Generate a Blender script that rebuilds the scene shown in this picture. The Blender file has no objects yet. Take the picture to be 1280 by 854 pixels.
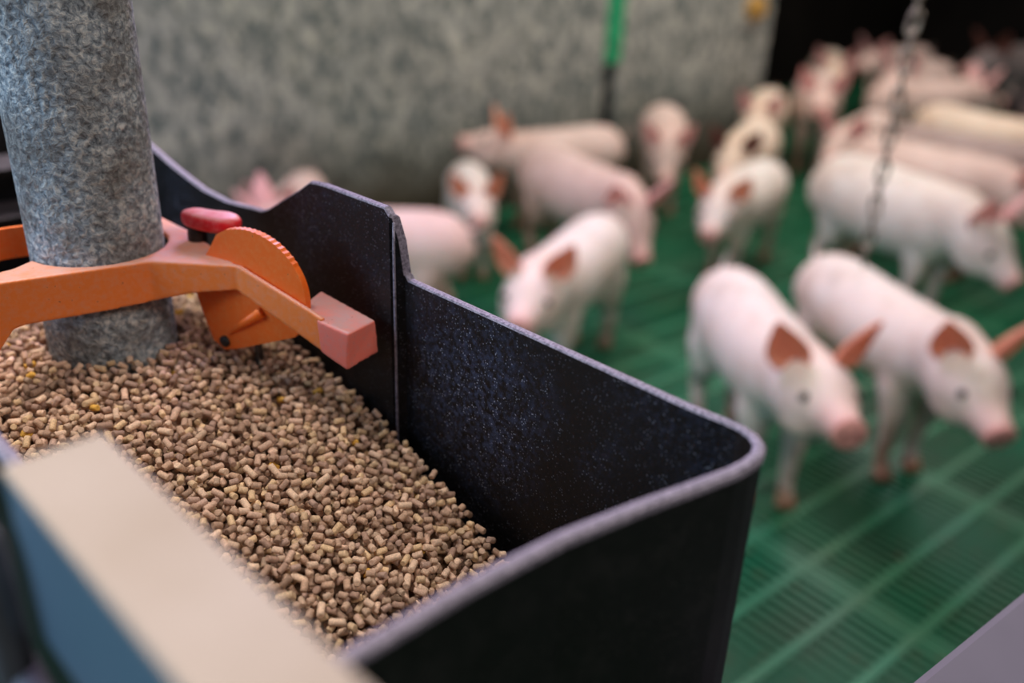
import bpy, bmesh, math, random
import numpy as np
from mathutils import Vector, Matrix
from mathutils.bvhtree import BVHTree

S = bpy.context.scene
COL = S.collection
random.seed(7)
rng = np.random.default_rng(11)

# ------------------------------------------------------------------ camera
# rows: world axes (X along the short side of the hopper, Y along its long side, Z up)
# written in camera axes (right, down, forward)
CAM_H = 1.08
MW = Matrix(((0.7127, -0.2776, 0.6442), (-0.7005, -0.3290, 0.6333), (0.0361, -0.9026, -0.4289)))
right, down, fwd = (Vector((MW[i][0] for i in range(3))), Vector((MW[i][1] for i in range(3))), Vector((MW[i][2] for i in range(3))))
cd = bpy.data.cameras.new('camera')
cam = bpy.data.objects.new('camera', cd)
COL.objects.link(cam)
rot = Matrix((right, -down, -fwd)).transposed().to_4x4()
rot = rot.to_quaternion().to_matrix().to_4x4()
cam.matrix_world = Matrix.Translation((0, 0, CAM_H)) @ rot
cd.sensor_width = 36.0
cd.lens = 1130.0 / 1280.0 * 36.0
cd.clip_start = 0.02
cd.dof.use_dof = True
cd.dof.focus_distance = 0.50
cd.dof.aperture_fstop = 2.8
S.camera = cam

# ------------------------------------------------------------------ world, lights, exposure
S.view_settings.view_transform = 'Standard'
S.view_settings.look = 'None'
S.view_settings.gamma = 1.0
S.view_settings.use_curve_mapping = False
S.view_settings.exposure = 0.0
W = bpy.data.worlds.new('world')
S.world = W
W.use_nodes = True
W.node_tree.nodes['Background'].inputs[0].default_value = (0.72, 0.72, 0.76, 1)
W.node_tree.nodes['Background'].inputs[1].default_value = 0.12


def area(name, loc, target, size, size_y, power, color):
    l = bpy.data.lights.new(name, 'AREA')
    l.shape = 'RECTANGLE'
    l.size = size
    l.size_y = size_y
    l.energy = power
    l.color = color
    o = bpy.data.objects.new(name, l)
    COL.objects.link(o)
    o.location = loc
    o.rotation_euler = (Vector(target) - Vector(loc)).to_track_quat('-Z', 'Y').to_euler()
    return o


area('stall_lamp_light', (2.9, 1.5, 2.5), (2.9, 1.5, 0), 2.4, 1.4, 47, (1.0, 0.95, 0.90))
area('rear_lamp_light', (4.7, 1.7, 2.5), (4.7, 1.7, 0), 1.6, 1.2, 26, (1.0, 0.93, 0.90))
area('hopper_lamp_light', (0.05, 0.75, 2.4), (0.2, 0.5, 0.8), 0.34, 0.5, 29, (1.0, 0.92, 0.86))
area('window_light', (-1.7, 1.4, 1.7), (0.2, 0.5, 0.8), 1.2, 1.0, 40, (0.50, 0.74, 1.0))
area('warm_front_fill', (0.55, -1.3, 2.4), (0.2, 0.5, 0.85), 1.2, 0.4, 20, (1.0, 0.88, 0.79))  # warm fill added on the camera side to brighten the bracket's front
area('violet_lamp_light', (1.35, 1.75, 1.9), (0.25, 0.45, 0.8), 0.5, 0.5, 24, (0.80, 0.55, 1.0))

# ------------------------------------------------------------------ material helpers


def lin(r, g, b):
    def f(c):
        c /= 255.0
        return c / 12.92 if c <= 0.04045 else ((c + 0.055) / 1.055) ** 2.4
    return (f(r), f(g), f(b), 1)


class NT:
    def __init__(s, name):
        s.m = bpy.data.materials.new(name)
        s.m.use_nodes = True
        s.t = s.m.node_tree
        s.b = s.t.nodes['Principled BSDF']
        s.co = s.t.nodes.new('ShaderNodeTexCoord')

    def n(s, kind, **kw):
        nd = s.t.nodes.new(kind)
        for k, v in kw.items():
            setattr(nd, k, v)
        return nd

    def l(s, a, b):
        s.t.links.new(a, b)

    def vec(s, scale=(1, 1, 1), rotz=0, src='Object'):
        mp = s.n('ShaderNodeMapping')
        mp.inputs['Scale'].default_value = scale
        mp.inputs['Rotation'].default_value = (0, 0, rotz)
        s.l(s.co.outputs[src], mp.inputs[0])
        return mp.outputs[0]

    def noise(s, scale, detail=3, rough=0.55, vec=None, dist=0):
        nd = s.n('ShaderNodeTexNoise')
        nd.inputs['Scale'].default_value = scale
        nd.inputs['Detail'].default_value = detail
        nd.inputs['Roughness'].default_value = rough
        nd.inputs['Distortion'].default_value = dist
        s.l(vec if vec else s.co.outputs['Object'], nd.inputs['Vector'])
        return nd.outputs['Fac']

    def voro(s, scale, vec=None, out='Distance', feature='F1'):
        nd = s.n('ShaderNodeTexVoronoi', feature=feature)
        nd.inputs['Scale'].default_value = scale
        s.l(vec if vec else s.co.outputs['Object'], nd.inputs['Vector'])
        return nd.outputs[out]

    def ramp(s, fac, stops):
        r = s.n('ShaderNodeValToRGB')
        e = r.color_ramp.elements
        while len(e) < len(stops):
            e.new(0.5)
        for i, (p, c) in enumerate(stops):
            e[i].position = p
            e[i].color = c if len(c) == 4 else (*c, 1)
        s.l(fac, r.inputs[0])
        return r.outputs[0]

    def mix(s, fac, a, b, mode='MIX'):
        m = s.n('ShaderNodeMix', data_type='RGBA', blend_type=mode)
        for v, i in ((fac, 0), (a, 6), (b, 7)):
            if isinstance(v, (int, float)):
                m.inputs[i].default_value = v
            elif isinstance(v, tuple):
                m.inputs[i].default_value = v
            else:
                s.l(v, m.inputs[i])
        return m.outputs[2]

    def math(s, op, a, b=0.0):
        m = s.n('ShaderNodeMath', operation=op)
        for v, i in ((a, 0), (b, 1)):
            if isinstance(v, (int, float)):
                m.inputs[i].default_value = v
            else:
                s.l(v, m.inputs[i])
        return m.outputs[0]

    def color(s, c):
        if isinstance(c, tuple):
            s.b.inputs['Base Color'].default_value = c
        else:
            s.l(c, s.b.inputs['Base Color'])

    def bump(s, h, strength=0.3, dist=0.001):
        b = s.n('ShaderNodeBump')
        b.inputs['Strength'].default_value = strength
        b.inputs['Distance'].default_value = dist
        s.l(h, b.inputs['Height'])
        s.l(b.outputs[0], s.b.inputs['Normal'])

    def top(s, lo=0.55, hi=0.9):
        """how much a surface faces up: where dust settles"""
        g = s.n('ShaderNodeNewGeometry')
        sp = s.n('ShaderNodeSeparateXYZ')
        s.l(g.outputs['Normal'], sp.inputs[0])
        return s.ramp(sp.outputs[2], [(lo, (0, 0, 0)), (hi, (1, 1, 1))])

    def fin(s, rough=0.6, metal=0.0, spec=0.5):
        if not s.b.inputs['Roughness'].is_linked:
            s.b.inputs['Roughness'].default_value = rough
        s.b.inputs['Metallic'].default_value = metal
        s.b.inputs['Specular IOR Level'].default_value = spec
        return s.m


BK, WH = (0, 0, 0), (1, 1, 1)
M = {}

# concrete wall of the pen
t = NT('concrete')
big = t.noise(1.6, 5, 0.6)
v = t.vec((1, 1, 0.7))
streak = t.noise(22, 5, 0.7, v, 0.6)
c = t.ramp(big, [(0.3, lin(152, 150, 140)), (0.55, lin(180, 178, 168)), (0.75, lin(196, 192, 180))])
c2 = t.mix(t.ramp(streak, [(0.42, WH), (0.60, BK)]), c, lin(88, 96, 94))
c2 = t.mix(t.ramp(t.noise(36, 4, 0.7, v), [(0.54, BK), (0.70, WH)]), c2, lin(206, 200, 180))
sp = t.n('ShaderNodeSeparateXYZ')
t.l(t.co.outputs['Object'], sp.inputs[0])
hz = t.math('ADD', sp.outputs[2], t.math('MULTIPLY', t.noise(4, 4), 0.25))
c2 = t.mix(t.ramp(hz, [(0.22, WH), (0.55, BK)]), c2, lin(74, 66, 52))
t.color(c2)
t.bump(streak, 0.5, 0.004)
M['concrete'] = t.fin(0.9, 0, 0.2)

t = NT('dark_panel')
t.color(t.ramp(t.noise(3, 3), [(0.3, lin(18, 15, 13)), (0.7, lin(30, 26, 23))]))
M['dark_panel'] = t.fin(0.9, 0, 0.1)

t = NT('ceiling_board')
t.color(t.ramp(t.noise(5, 2), [(0.3, lin(150, 150, 150)), (0.7, lin(175, 175, 172))]))
M['ceiling'] = t.fin(0.9)

t = NT('manure_pit')
t.color(t.ramp(t.noise(9, 3), [(0.3, lin(6, 10, 6)), (0.7, lin(18, 20, 14))]))
M['pit'] = t.fin(0.8)

t = NT('green_plastic_slats')
d = t.ramp(t.noise(3.5, 5, 0.6), [(0.42, BK), (0.66, WH)])
c = t.mix(t.math('MULTIPLY', d, 0.55), lin(12, 104, 68), lin(56, 80, 54))
c = t.mix(t.ramp(t.noise(60, 3), [(0.62, BK), (0.72, WH)]), c, lin(90, 80, 55))
t.color(c)
M['green'] = t.fin(0.45, 0, 0.5)
t = NT('green_plastic_rib')
d = t.ramp(t.noise(4, 4), [(0.42, BK), (0.68, WH)])
t.color(t.mix(t.math('MULTIPLY', d, 0.5), lin(34, 120, 82), lin(82, 102, 70)))
M['green_rib'] = t.fin(0.45, 0, 0.5)

t = NT('black_hopper_plastic')
spk = t.voro(520)
spk2 = t.noise(900, 2)
region = t.ramp(t.noise(9, 3, 0.6), [(0.50, BK), (0.68, WH)])
fine = t.math('MULTIPLY', t.ramp(spk, [(0.12, WH), (0.30, BK)]), t.ramp(t.noise(180, 2), [(0.42, BK), (0.6, WH)]))
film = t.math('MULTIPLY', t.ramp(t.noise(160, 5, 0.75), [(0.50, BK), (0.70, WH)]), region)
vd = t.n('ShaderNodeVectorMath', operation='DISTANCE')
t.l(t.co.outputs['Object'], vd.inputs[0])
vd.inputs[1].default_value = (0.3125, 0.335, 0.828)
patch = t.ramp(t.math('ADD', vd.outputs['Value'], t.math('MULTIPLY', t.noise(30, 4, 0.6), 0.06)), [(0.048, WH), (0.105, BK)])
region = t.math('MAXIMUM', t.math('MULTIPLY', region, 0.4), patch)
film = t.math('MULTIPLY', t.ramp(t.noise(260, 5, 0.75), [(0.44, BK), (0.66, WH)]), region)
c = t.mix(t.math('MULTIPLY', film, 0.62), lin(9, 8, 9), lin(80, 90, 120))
c = t.mix(t.math('MULTIPLY', fine, t.math('ADD', t.math('MULTIPLY', region, 0.75), 0.18)), c, lin(176, 176, 190))
dst = t.math('MULTIPLY', t.top(0.5, 0.9), t.ramp(t.noise(700, 3, 0.7), [(0.30, BK), (0.62, WH)]))
c = t.mix(t.math('MULTIPLY', dst, 0.6), c, lin(150, 140, 152))
t.color(c)
t.bump(t.noise(400, 3), 0.15, 0.0005)
M['hopper'] = t.fin(0.5, 0, 0.3)

t = NT('black_plastic_outside')
c = t.mix(t.math('MULTIPLY', t.ramp(t.noise(60, 5, 0.7), [(0.5, BK), (0.8, WH)]), 0.3), lin(14, 12, 13), lin(60, 56, 58))
c = t.mix(t.math('MULTIPLY', t.ramp(t.voro(300), [(0.10, WH), (0.24, BK)]), 0.08), c, lin(150, 140, 140))
t.color(c)
M['hopper_out'] = t.fin(0.5, 0, 0.3)

t = NT('dusty_lit_edge')  # dust speckle, with the violet light on the rim put into its colour
c = t.mix(t.ramp(t.noise(500, 3, 0.7), [(0.35, BK), (0.6, WH)]), lin(84, 78, 92), lin(150, 142, 158))
t.color(c)
M['dusty_lit_edge'] = t.fin(0.6)

t = NT('dusty_feed_tube')
v = t.vec((1, 1, 1))
f1 = t.voro(190, v, 'Distance', 'SMOOTH_F1')
n1 = t.noise(280, 4, 0.65, v, 0.5)
n2 = t.noise(26, 4, 0.6)
c = t.ramp(n1, [(0.32, lin(84, 94, 104)), (0.5, lin(154, 164, 172)), (0.66, lin(216, 218, 216))])
c = t.mix(t.math('MULTIPLY', t.ramp(n2, [(0.42, BK), (0.62, WH)]), 0.6), c, lin(98, 86, 72))
t.color(c)
t.bump(t.math('ADD', n1, f1), 1.0, 0.0022)
M['tube'] = t.fin(0.7, 0.1, 0.35)


def plastic(name, base, dustc, amt, extra=None):
    t = NT(name)
    n = t.noise(240, 5, 0.7)
    c = t.mix(t.math('MULTIPLY', t.ramp(n, [(0.45, BK), (0.75, WH)]), 0.35), base, dustc)
    top = t.math('MULTIPLY', t.top(0.45, 0.93), t.ramp(t.noise(90, 5, 0.7), [(0.25, (0.35,) * 3), (0.6, WH)]))
    c = t.mix(t.math('MULTIPLY', top, amt), c, dustc)
    spk = t.ramp(t.noise(480, 2), [(0.71, BK), (0.77, WH)])
    c = t.mix(t.math('MULTIPLY', spk, 0.7), c, lin(90, 50, 30))
    t.color(c)
    t.bump(n, 0.12, 0.0004)
    t.b.inputs['Subsurface Weight'].default_value = 0.12
    t.b.inputs['Subsurface Radius'].default_value = (0.006, 0.003, 0.001)
    return t.fin(0.48)


M['orange'] = plastic('orange_plastic', lin(242, 130, 58), lin(214, 166, 152), 0.9)
M['orange_plain'] = plastic('orange_plastic_clean', lin(242, 106, 20), lin(236, 156, 92), 0.25)
M['pad'] = plastic('dusty_pink_lit_pad', lin(238, 124, 108), lin(196, 152, 150), 0.95)  # pink of dust and of violet light, both put into this colour
M['red'] = plastic('red_plastic', lin(222, 24, 40), lin(232, 160, 158), 0.9)

t = NT('rail_steel_warm_lit')  # warm light on the rail's top, put into the steel colour
t.color(t.ramp(t.noise(14, 3), [(0.3, lin(160, 145, 126)), (0.7, lin(172, 158, 142))]))
M['cream'] = t.fin(0.5, 0, 0.3)
t = NT('rail_steel_blue_lit')  # blue light from the left, put into the rail's side colour
t.color(t.ramp(t.noise(14, 3), [(0.3, lin(84, 108, 124)), (0.7, lin(96, 120, 136))]))
M['steel_blue_lit'] = t.fin(0.5, 0, 0.3)
t = NT('grey_steel')
t.color(t.ramp(t.noise(20, 3), [(0.3, lin(84, 88, 92)), (0.7, lin(116, 118, 122))]))
M['steel'] = t.fin(0.4, 0.6)
t = NT('old_chain_steel')
t.color(t.ramp(t.noise(90, 3), [(0.35, lin(78, 62, 50)), (0.6, lin(190, 176, 158))]))
M['chain'] = t.fin(0.5, 0.5)
t = NT('dark_bolt')
t.color(t.ramp(t.noise(300, 2), [(0.3, lin(16, 14, 14)), (0.7, lin(34, 30, 30))]))
M['bolt'] = t.fin(0.5)
t = NT('grey_panel_plastic')
t.color(t.ramp(t.noise(6, 3), [(0.3, lin(92, 90, 101)), (0.7, lin(106, 103, 114))]))
M['greypanel'] = t.fin(0.6)
t = NT('green_strap')
t.color(t.ramp(t.noise(30, 3), [(0.3, lin(20, 140, 92)), (0.7, lin(40, 170, 112))]))
M['strap'] = t.fin(0.5)
t = NT('ochre_foam')
t.color(t.ramp(t.noise(40, 3), [(0.3, lin(160, 116, 50)), (0.7, lin(196, 152, 74))]))
M['ochre'] = t.fin(0.8)

# pellets: colour per pellet from a point attribute, grain from noise
t = NT('feed_pellet')
at = t.n('ShaderNodeAttribute', attribute_name='tint')
g = t.noise(900, 4, 0.7)
c = t.mix(t.ramp(g, [(0.35, BK), (0.7, WH)]), at.outputs['Color'], t.mix(1.0, at.outputs['Color'], (1.7, 1.66, 1.60, 1), 'MULTIPLY'))
c = t.mix(t.ramp(t.noise(700, 2), [(0.70, BK), (0.76, WH)]), c, lin(196, 148, 40))
t.color(c)
t.bump(g, 0.6, 0.0006)
M['pellet'] = t.fin(0.8, 0, 0.25)


def pig_mat(name, base, warm, dirt_amt, dirt=lin(120, 88, 62), spot=None):
    t = NT(name)
    at = t.n('ShaderNodeAttribute', attribute_name='zone')
    sep = t.n('ShaderNodeSeparateColor')
    t.l(at.outputs['Color'], sep.inputs[0])
    n = t.noise(7, 4, 0.6)
    c = t.mix(t.ramp(n, [(0.35, BK), (0.68, WH)]), base, warm)
    # pinker snout and belly skin, brown muck on the lower legs
    c = t.mix(t.math('MULTIPLY', sep.outputs[0], 0.6), c, lin(224, 172, 158))
    dn = t.ramp(t.noise(16, 4), [(0.30, BK), (0.62, WH)])
    c = t.mix(t.math('MULTIPLY', t.math('MULTIPLY', sep.outputs[1], dn), 0.9), c, dirt)
    c = t.mix(t.math('MULTIPLY', t.ramp(t.noise(9, 5, 0.7), [(0.52, BK), (0.72, WH)]), dirt_amt), c, dirt)
    if spot:
        c = t.mix(t.ramp(t.noise(4.2, 1), [(0.50, BK), (0.54, WH)]), c, spot)
    t.color(c)
    t.bump(t.noise(260, 3), 0.15, 0.001)
    t.b.inputs['Subsurface Weight'].default_value = 0.15
    t.b.inputs['Subsurface Radius'].default_value = (0.02, 0.008, 0.005)
    return t.fin(0.6, 0, 0.3)


M['pig_white'] = pig_mat('skin_white', lin(232, 222, 212), lin(222, 200, 184), 0.35)
M['pig_pink'] = pig_mat('skin_pink', lin(224, 196, 184), lin(210, 176, 162), 0.35)
M['pig_cream'] = pig_mat('skin_cream', lin(234, 212, 192), lin(222, 190, 164), 0.25)
M['pig_dull'] = pig_mat('skin_dull', lin(176, 152, 146), lin(150, 124, 116), 0.35)
M['pig_grey'] = pig_mat('skin_grey', lin(128, 118, 116), lin(112, 98, 94), 0.3)
M['pig_spot'] = pig_mat('skin_spotted', lin(170, 146, 138), lin(150, 124, 114), 0.3, spot=lin(46, 38, 38))


def ear_mat(name, c0, c1):
    t = NT(name)
    t.color(t.ramp(t.noise(30, 3), [(0.3, c0), (0.7, c1)]))
    tr = t.n('ShaderNodeBsdfTranslucent')
    tr.inputs[0].default_value = c1
    mx = t.n('ShaderNodeMixShader')
    mx.inputs[0].default_value = 0.4
    t.l(t.b.outputs[0], mx.inputs[1])
    t.l(tr.outputs[0], mx.inputs[2])
    t.l(mx.outputs[0], t.t.nodes['Material Output'].inputs[0])
    return t.fin(0.6)


M['ear_orange'] = ear_mat('ear_orange_brown', lin(222, 150, 116), lin(238, 178, 150))
M['ear_pink'] = ear_mat('ear_pink', lin(234, 178, 174), lin(242, 198, 192))
M['ear_dark'] = ear_mat('ear_dark', lin(120, 70, 60), lin(140, 86, 74))
t = NT('eye')
t.color(t.ramp(t.noise(60, 2), [(0.3, lin(28, 18, 16)), (0.7, lin(46, 30, 26))]))
M['eye'] = t.fin(0.15)
t = NT('snout_disc')
t.color(t.ramp(t.noise(120, 3), [(0.3, lin(204, 142, 130)), (0.7, lin(222, 166, 154))]))
M['snout'] = t.fin(0.45)
t = NT('hoof_horn')
t.color(t.ramp(t.noise(80, 3), [(0.3, lin(120, 86, 64)), (0.7, lin(170, 130, 102))]))
M['hoof'] = t.fin(0.5)
t = NT('nostril')
t.color(t.ramp(t.noise(80, 3), [(0.3, lin(70, 30, 28)), (0.7, lin(90, 40, 36))]))
M['nostril'] = t.fin(0.6)

# ------------------------------------------------------------------ mesh helpers


def link(name, me, mats, parent=None, smooth=False):
    o = bpy.data.objects.new(name, me)
    COL.objects.link(o)
    for m in (mats if isinstance(mats, (list, tuple)) else [mats]):
        if m is not None:
            me.materials.append(m)
    if parent:
        o.parent = parent
    if smooth:
        me.polygons.foreach_set('use_smooth', [True] * len(me.polygons))
    return o


def obj(name, bm, mats, parent=None, smooth=False):
    me = bpy.data.meshes.new(name)
    bmesh.ops.recalc_face_normals(bm, faces=bm.faces[:])
    bm.to_mesh(me)
    bm.free()
    return link(name, me, mats, parent, smooth)


def tag(o, label=None, cat=None, group=None, kind=None):
    if label:
        o['label'] = label
    if cat:
        o['category'] = cat
    if group:
        o['group'] = group
    if kind:
        o['kind'] = kind
    return o


def empty(name, loc, rz=0):
    o = bpy.data.objects.new(name, None)
    o.empty_display_size = 0.05
    COL.objects.link(o)
    o.location = loc
    o.rotation_euler = (0, 0, rz)
    return o


def box(bm, a, b, bevel=0.0, seg=2, mat=0):
    vs = [bm.verts.new((x, y, z)) for x in (a[0], b[0]) for y in (a[1], b[1]) for z in (a[2], b[2])]
    idx = [(0, 1, 3, 2), (4, 6, 7, 5), (0, 4, 5, 1), (2, 3, 7, 6), (0, 2, 6, 4), (1, 5, 7, 3)]
    fs = [bm.faces.new([vs[i] for i in f]) for f in idx]
    for f in fs:
        f.material_index = mat
    if bevel:
        es = list({e for f in fs for e in f.edges})
        bmesh.ops.bevel(bm, geom=es, offset=bevel, segments=seg, affect='EDGES', profile=0.5)


def prism(bm, pts, z0, z1):
    """pts: (x, y) or (x, y, dz) polygon extruded upward from z0 to z1"""
    lo = [bm.verts.new((p[0], p[1], z0 + (p[2] if len(p) > 2 else 0))) for p in pts]
    hi = [bm.verts.new((p[0], p[1], z1 + (p[2] if len(p) > 2 else 0))) for p in pts]
    bm.faces.new(lo[::-1])
    bm.faces.new(hi)
    n = len(pts)
    for i in range(n):
        j = (i + 1) % n
        bm.faces.new((lo[i], lo[j], hi[j], hi[i]))


def hexa(bm, lo, hi):
    """lo, hi: four corner points each, same winding"""
    a = [bm.verts.new(p) for p in lo]
    b = [bm.verts.new(p) for p in hi]
    bm.faces.new(a[::-1])
    bm.faces.new(b)
    for i in range(4):
        j = (i + 1) % 4
        bm.faces.new((a[i], a[j], b[j], b[i]))


def ring_loft(bm, rings, caps=True):
    """rings: lists of points of equal length"""
    vr = [[bm.verts.new(p) for p in r] for r in rings]
    n = len(vr[0])
    for a, b in zip(vr, vr[1:]):
        for i in range(n):
            j = (i + 1) % n
            bm.faces.new((a[i], a[j], b[j], b[i]))
    if caps:
        bm.faces.new(vr[0][::-1])
        bm.faces.new(vr[-1])
    return vr


def tube(bm, pts, radii, n=12, up=Vector((0, 0, 1)), hs=None, caps=True):
    """loft of ellipses along pts; radii sideways, hs in the up direction"""
    pts = [Vector(p) for p in pts]
    rings = []
    for i, p in enumerate(pts):
        t_ = (pts[min(i + 1, len(pts) - 1)] - pts[max(i - 1, 0)]).normalized()
        u = up
        if abs(t_.dot(u)) > 0.93:
            u = Vector((1, 0, 0))
        s = t_.cross(u).normalized()
        w = s.cross(t_).normalized()
        r = radii[i] if isinstance(radii, (list, tuple)) else radii
        h = hs[i] if hs else r
        rings.append([p + s * (r * math.cos(2 * math.pi * k / n)) + w * (h * math.sin(2 * math.pi * k / n)) for k in range(n)])
    return ring_loft(bm, rings, caps)


def evaluated(bm, mods):
    """bmesh -> mesh with modifiers applied; mods: list of (type, dict)"""
    me = bpy.data.meshes.new('tmp')
    bmesh.ops.recalc_face_normals(bm, faces=bm.faces[:])
    bm.to_mesh(me)
    bm.free()
    o = bpy.data.objects.new('tmp', me)
    COL.objects.link(o)
    for ty, kw in mods:
        md = o.modifiers.new(ty, ty)
        for k, v_ in kw.items():
            setattr(md, k, v_)
    dg = bpy.context.evaluated_depsgraph_get()
    out = bpy.data.meshes.new_from_object(o.evaluated_get(dg))
    bpy.data.objects.remove(o)
    bpy.data.meshes.remove(me)
    return out


# ------------------------------------------------------------------ the pen: turned 5.3 degrees from the hopper
TH = math.radians(-5.3)
PEN = Matrix.Rotation(TH, 4, 'Z')


def pen_obj(name, bm, mats, parent=None):
    """geometry given in pen axes (u along the concrete wall, v away from it)"""
    bm.transform(PEN)
    return obj(name, bm, mats, parent)


# pen coordinates of the concrete wall face: v = WV
WV = 2.741
# floor: slats run along v, ribs along u
bm = bmesh.new()
U0, U1, V0, V1 = -0.6, 7.4, -1.2, 3.95
pitch = 0.0237
u = 1.30 - 80 * 0.0237 + 0.006
while u < U1:
    box(bm, (u, V0, -0.022), (u + 0.0112, V1, -0.003))
    u += pitch
nb = len(bm.faces)
v_ = 0.447 - 14 * 0.111
k = 0
while v_ < V1:
    box(bm, (U0, v_ - 0.008, -0.03), (U1, v_ + 0.008, 0.0))
    v_ += 0.111
    k += 1
nr = len(bm.faces)
# solid edges of the moulded panels with a fine raised seam
uu = 1.30 - 0.474 * 4
while uu < U1:
    box(bm, (uu - 0.024, V0, -0.03), (uu + 0.024, V1, -0.0022))
    uu += 0.474
n3 = len(bm.faces)
uu = 1.30 - 0.474 * 4
while uu < U1:
    box(bm, (uu - 0.0025, V0, -0.006), (uu + 0.0025, V1, -0.0002))
    uu += 0.474
bm.faces.ensure_lookup_table()
for i, f in enumerate(bm.faces):
    f.material_index = 0 if i < nb or nr <= i < n3 else 1
fl = pen_obj('floor', bm, [M['green'], M['green_rib']])
tag(fl, 'green slatted plastic floor of the pen', kind='structure')
bm = bmesh.new()
box(bm, (U0, V0, -0.40), (U1, V1, -0.36))
tag(pen_obj('floor_pit', bm, M['pit']), 'dark pit bottom under the slatted floor', kind='structure')

# concrete wall: two panels with a dark joint between
bm = bmesh.new()
box(bm, (-0.6, WV, -0.05), (2.76, WV + 0.09, 2.6), 0.006)
tag(pen_obj('wall_left', bm, M['concrete']), 'rough grey concrete wall panel left of the dark joint', kind='structure')
bm = bmesh.new()
box(bm, (2.83, WV, -0.05), (3.86, WV + 0.09, 2.6), 0.006)
tag(pen_obj('wall_rear', bm, M['concrete']), 'rough grey concrete wall panel right of the dark joint', kind='structure')
bm = bmesh.new()
box(bm, (2.76, WV + 0.02, -0.05), (2.83, WV + 0.07, 2.6))
tag(pen_obj('trim_1', bm, M['dark_panel']), 'dark recessed joint between the two concrete panels', kind='structure')
bm = bmesh.new()
box(bm, (3.86, V1 - 0.04, -0.05), (U1, V1, 2.6))
tag(pen_obj('wall_back', bm, M['dark_panel']), 'dark back wall behind the end of the concrete', kind='structure')
bm = bmesh.new()
box(bm, (U1 - 0.1, V0, -0.05), (U1, V1 - 0.04, 2.6))
tag(pen_obj('wall_right', bm, M['dark_panel']), 'dark far wall at the end of the pen', kind='structure')
bm = bmesh.new()
box(bm, (-2.2, V0 - 1, 2.6), (U1, V1, 2.68))
tag(pen_obj('ceiling', bm, M['ceiling']), 'pale ceiling above the pen', kind='structure')

# green strap stuck over the joint
bm = bmesh.new()
box(bm, (2.752, WV - 0.012, 0.53), (2.838, WV + 0.0, 1.10), 0.003)
box(bm, (2.758, WV - 0.020, 0.60), (2.832, WV - 0.010, 0.64), 0.003)
o = pen_obj('joint_strap', bm, M['strap'])
tag(o, 'green plastic strip covering the upper part of the dark wall joint', 'strip')
# ochre foam plug near the end of the wall
bm = bmesh.new()
tube(bm, [(3.70, WV, 0.72), (3.70, WV - 0.02, 0.72), (3.70, WV - 0.045, 0.72), (3.70, WV - 0.052, 0.72)], [0.055, 0.055, 0.048, 0.03], 20)
o = pen_obj('wall_plug', bm, M['ochre'])
tag(o, 'ochre yellow round plug on the concrete wall near its dark end', 'plug')

# grey pen partition in the near right corner of the view
bm = bmesh.new()
box(bm, (0, 0, 0), (2.2, 0.045, 0.70), 0.006)
bm.transform(Matrix.Translation((0.33, 0.115, 0)) @ Matrix.Rotation(math.radians(-7.2), 4, 'Z') @ Matrix.Translation((0, -0.045, 0)))
root = obj('pen_partition', bm, M['greypanel'])
tag(root, 'smooth grey partition board in the near right corner beside the green floor', 'partition')

# ------------------------------------------------------------------ the feed hopper
HZ = 0.88           # low rim height
TK = 0.0050
X1 = 0.3125         # inner face of the long wall
XL = 0.079          # inner face of the other long wall
Y0 = 0.1765         # inner face of the front wall
YB = 0.98
ZB = 0.50
RC = 0.021
hop = empty('feed_hopper', (0.2, 0.5, 0.0))
tag(hop, 'black plastic feed hopper full of pellets with a dusty rim coloured violet-lit', 'feeder')


def top_profile(y):
    """rim height of the long walls as a function of y"""
    pts = [(0.0, HZ), (0.396, HZ), (0.3990, 0.8835), (0.4005, 0.905), (0.4025, 0.919), (0.408, 0.9235), (0.47, 0.9230), (0.485, 0.9215),
           (0.497, 0.914), (0.54, 0.890), (0.549, 0.8868), (0.560, 0.8858), (0.60, 0.8815), (0.635, 0.8825), (0.68, 0.890), (0.724, 0.900), (0.80, 0.923), (1.2, 0.945)]
    for (a, za), (b, zb) in zip(pts, pts[1:]):
        if a <= y <= b:
            return za + (zb - za) * (y - a) / (b - a)
    return HZ


def inset(y):
    """the rear part of each long wall stands a little further in"""
    return 0.0075 if y > 0.4035 else (0.0 if y < 0.3985 else 0.0075 * (y - 0.3985) / 0.005)


ys = sorted(set([0.2, 0.22, 0.26, 0.30, 0.34, 0.37, 0.39, 0.396, 0.3985, 0.3990, 0.4005, 0.4025, 0.4035, 0.408, 0.42, 0.44, 0.47, 0.48, 0.485,
                 0.491, 0.497, 0.51, 0.525, 0.54, 0.545, 0.549, 0.555, 0.56, 0.58, 0.60, 0.62, 0.635, 0.66, 0.68, 0.70, 0.724, 0.75, 0.78, 0.80, 0.85, 0.90, 0.95]))
path = []  # (inner x, inner y, normal outward x, y, top z)
for y in reversed(ys):
    path.append((X1 - inset(y), y, 1, 0, top_profile(y)))
FR = [(0.3125, 0.196), (0.3130, 0.186), (0.3140, 0.176), (0.3140, 0.1685), (0.3122, 0.1620), (0.3084, 0.1572), (0.3026, 0.1546), (0.2950, 0.1540),
      (0.2850, 0.1548), (0.2668, 0.1588), (0.2385, 0.1652), (0.2014, 0.1722), (0.160, 0.1755), (0.120, 0.1765)]
for i in range(1, len(FR) - 1):
    dx, dy = FR[i + 1][0] - FR[i - 1][0], FR[i + 1][1] - FR[i - 1][1]
    q = math.hypot(dx, dy)
    path.append((FR[i][0], FR[i][1], -dy / q, dx / q, HZ))
for k in range(0, 9):
    a = -math.pi / 2 - math.pi / 2 * k / 8
    path.append((XL + RC + RC * math.cos(a), Y0 + RC + RC * math.sin(a), math.cos(a), math.sin(a), HZ))
for y in ys:
    path.append((XL + inset(y), y, -1, 0, top_profile(y)))
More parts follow.
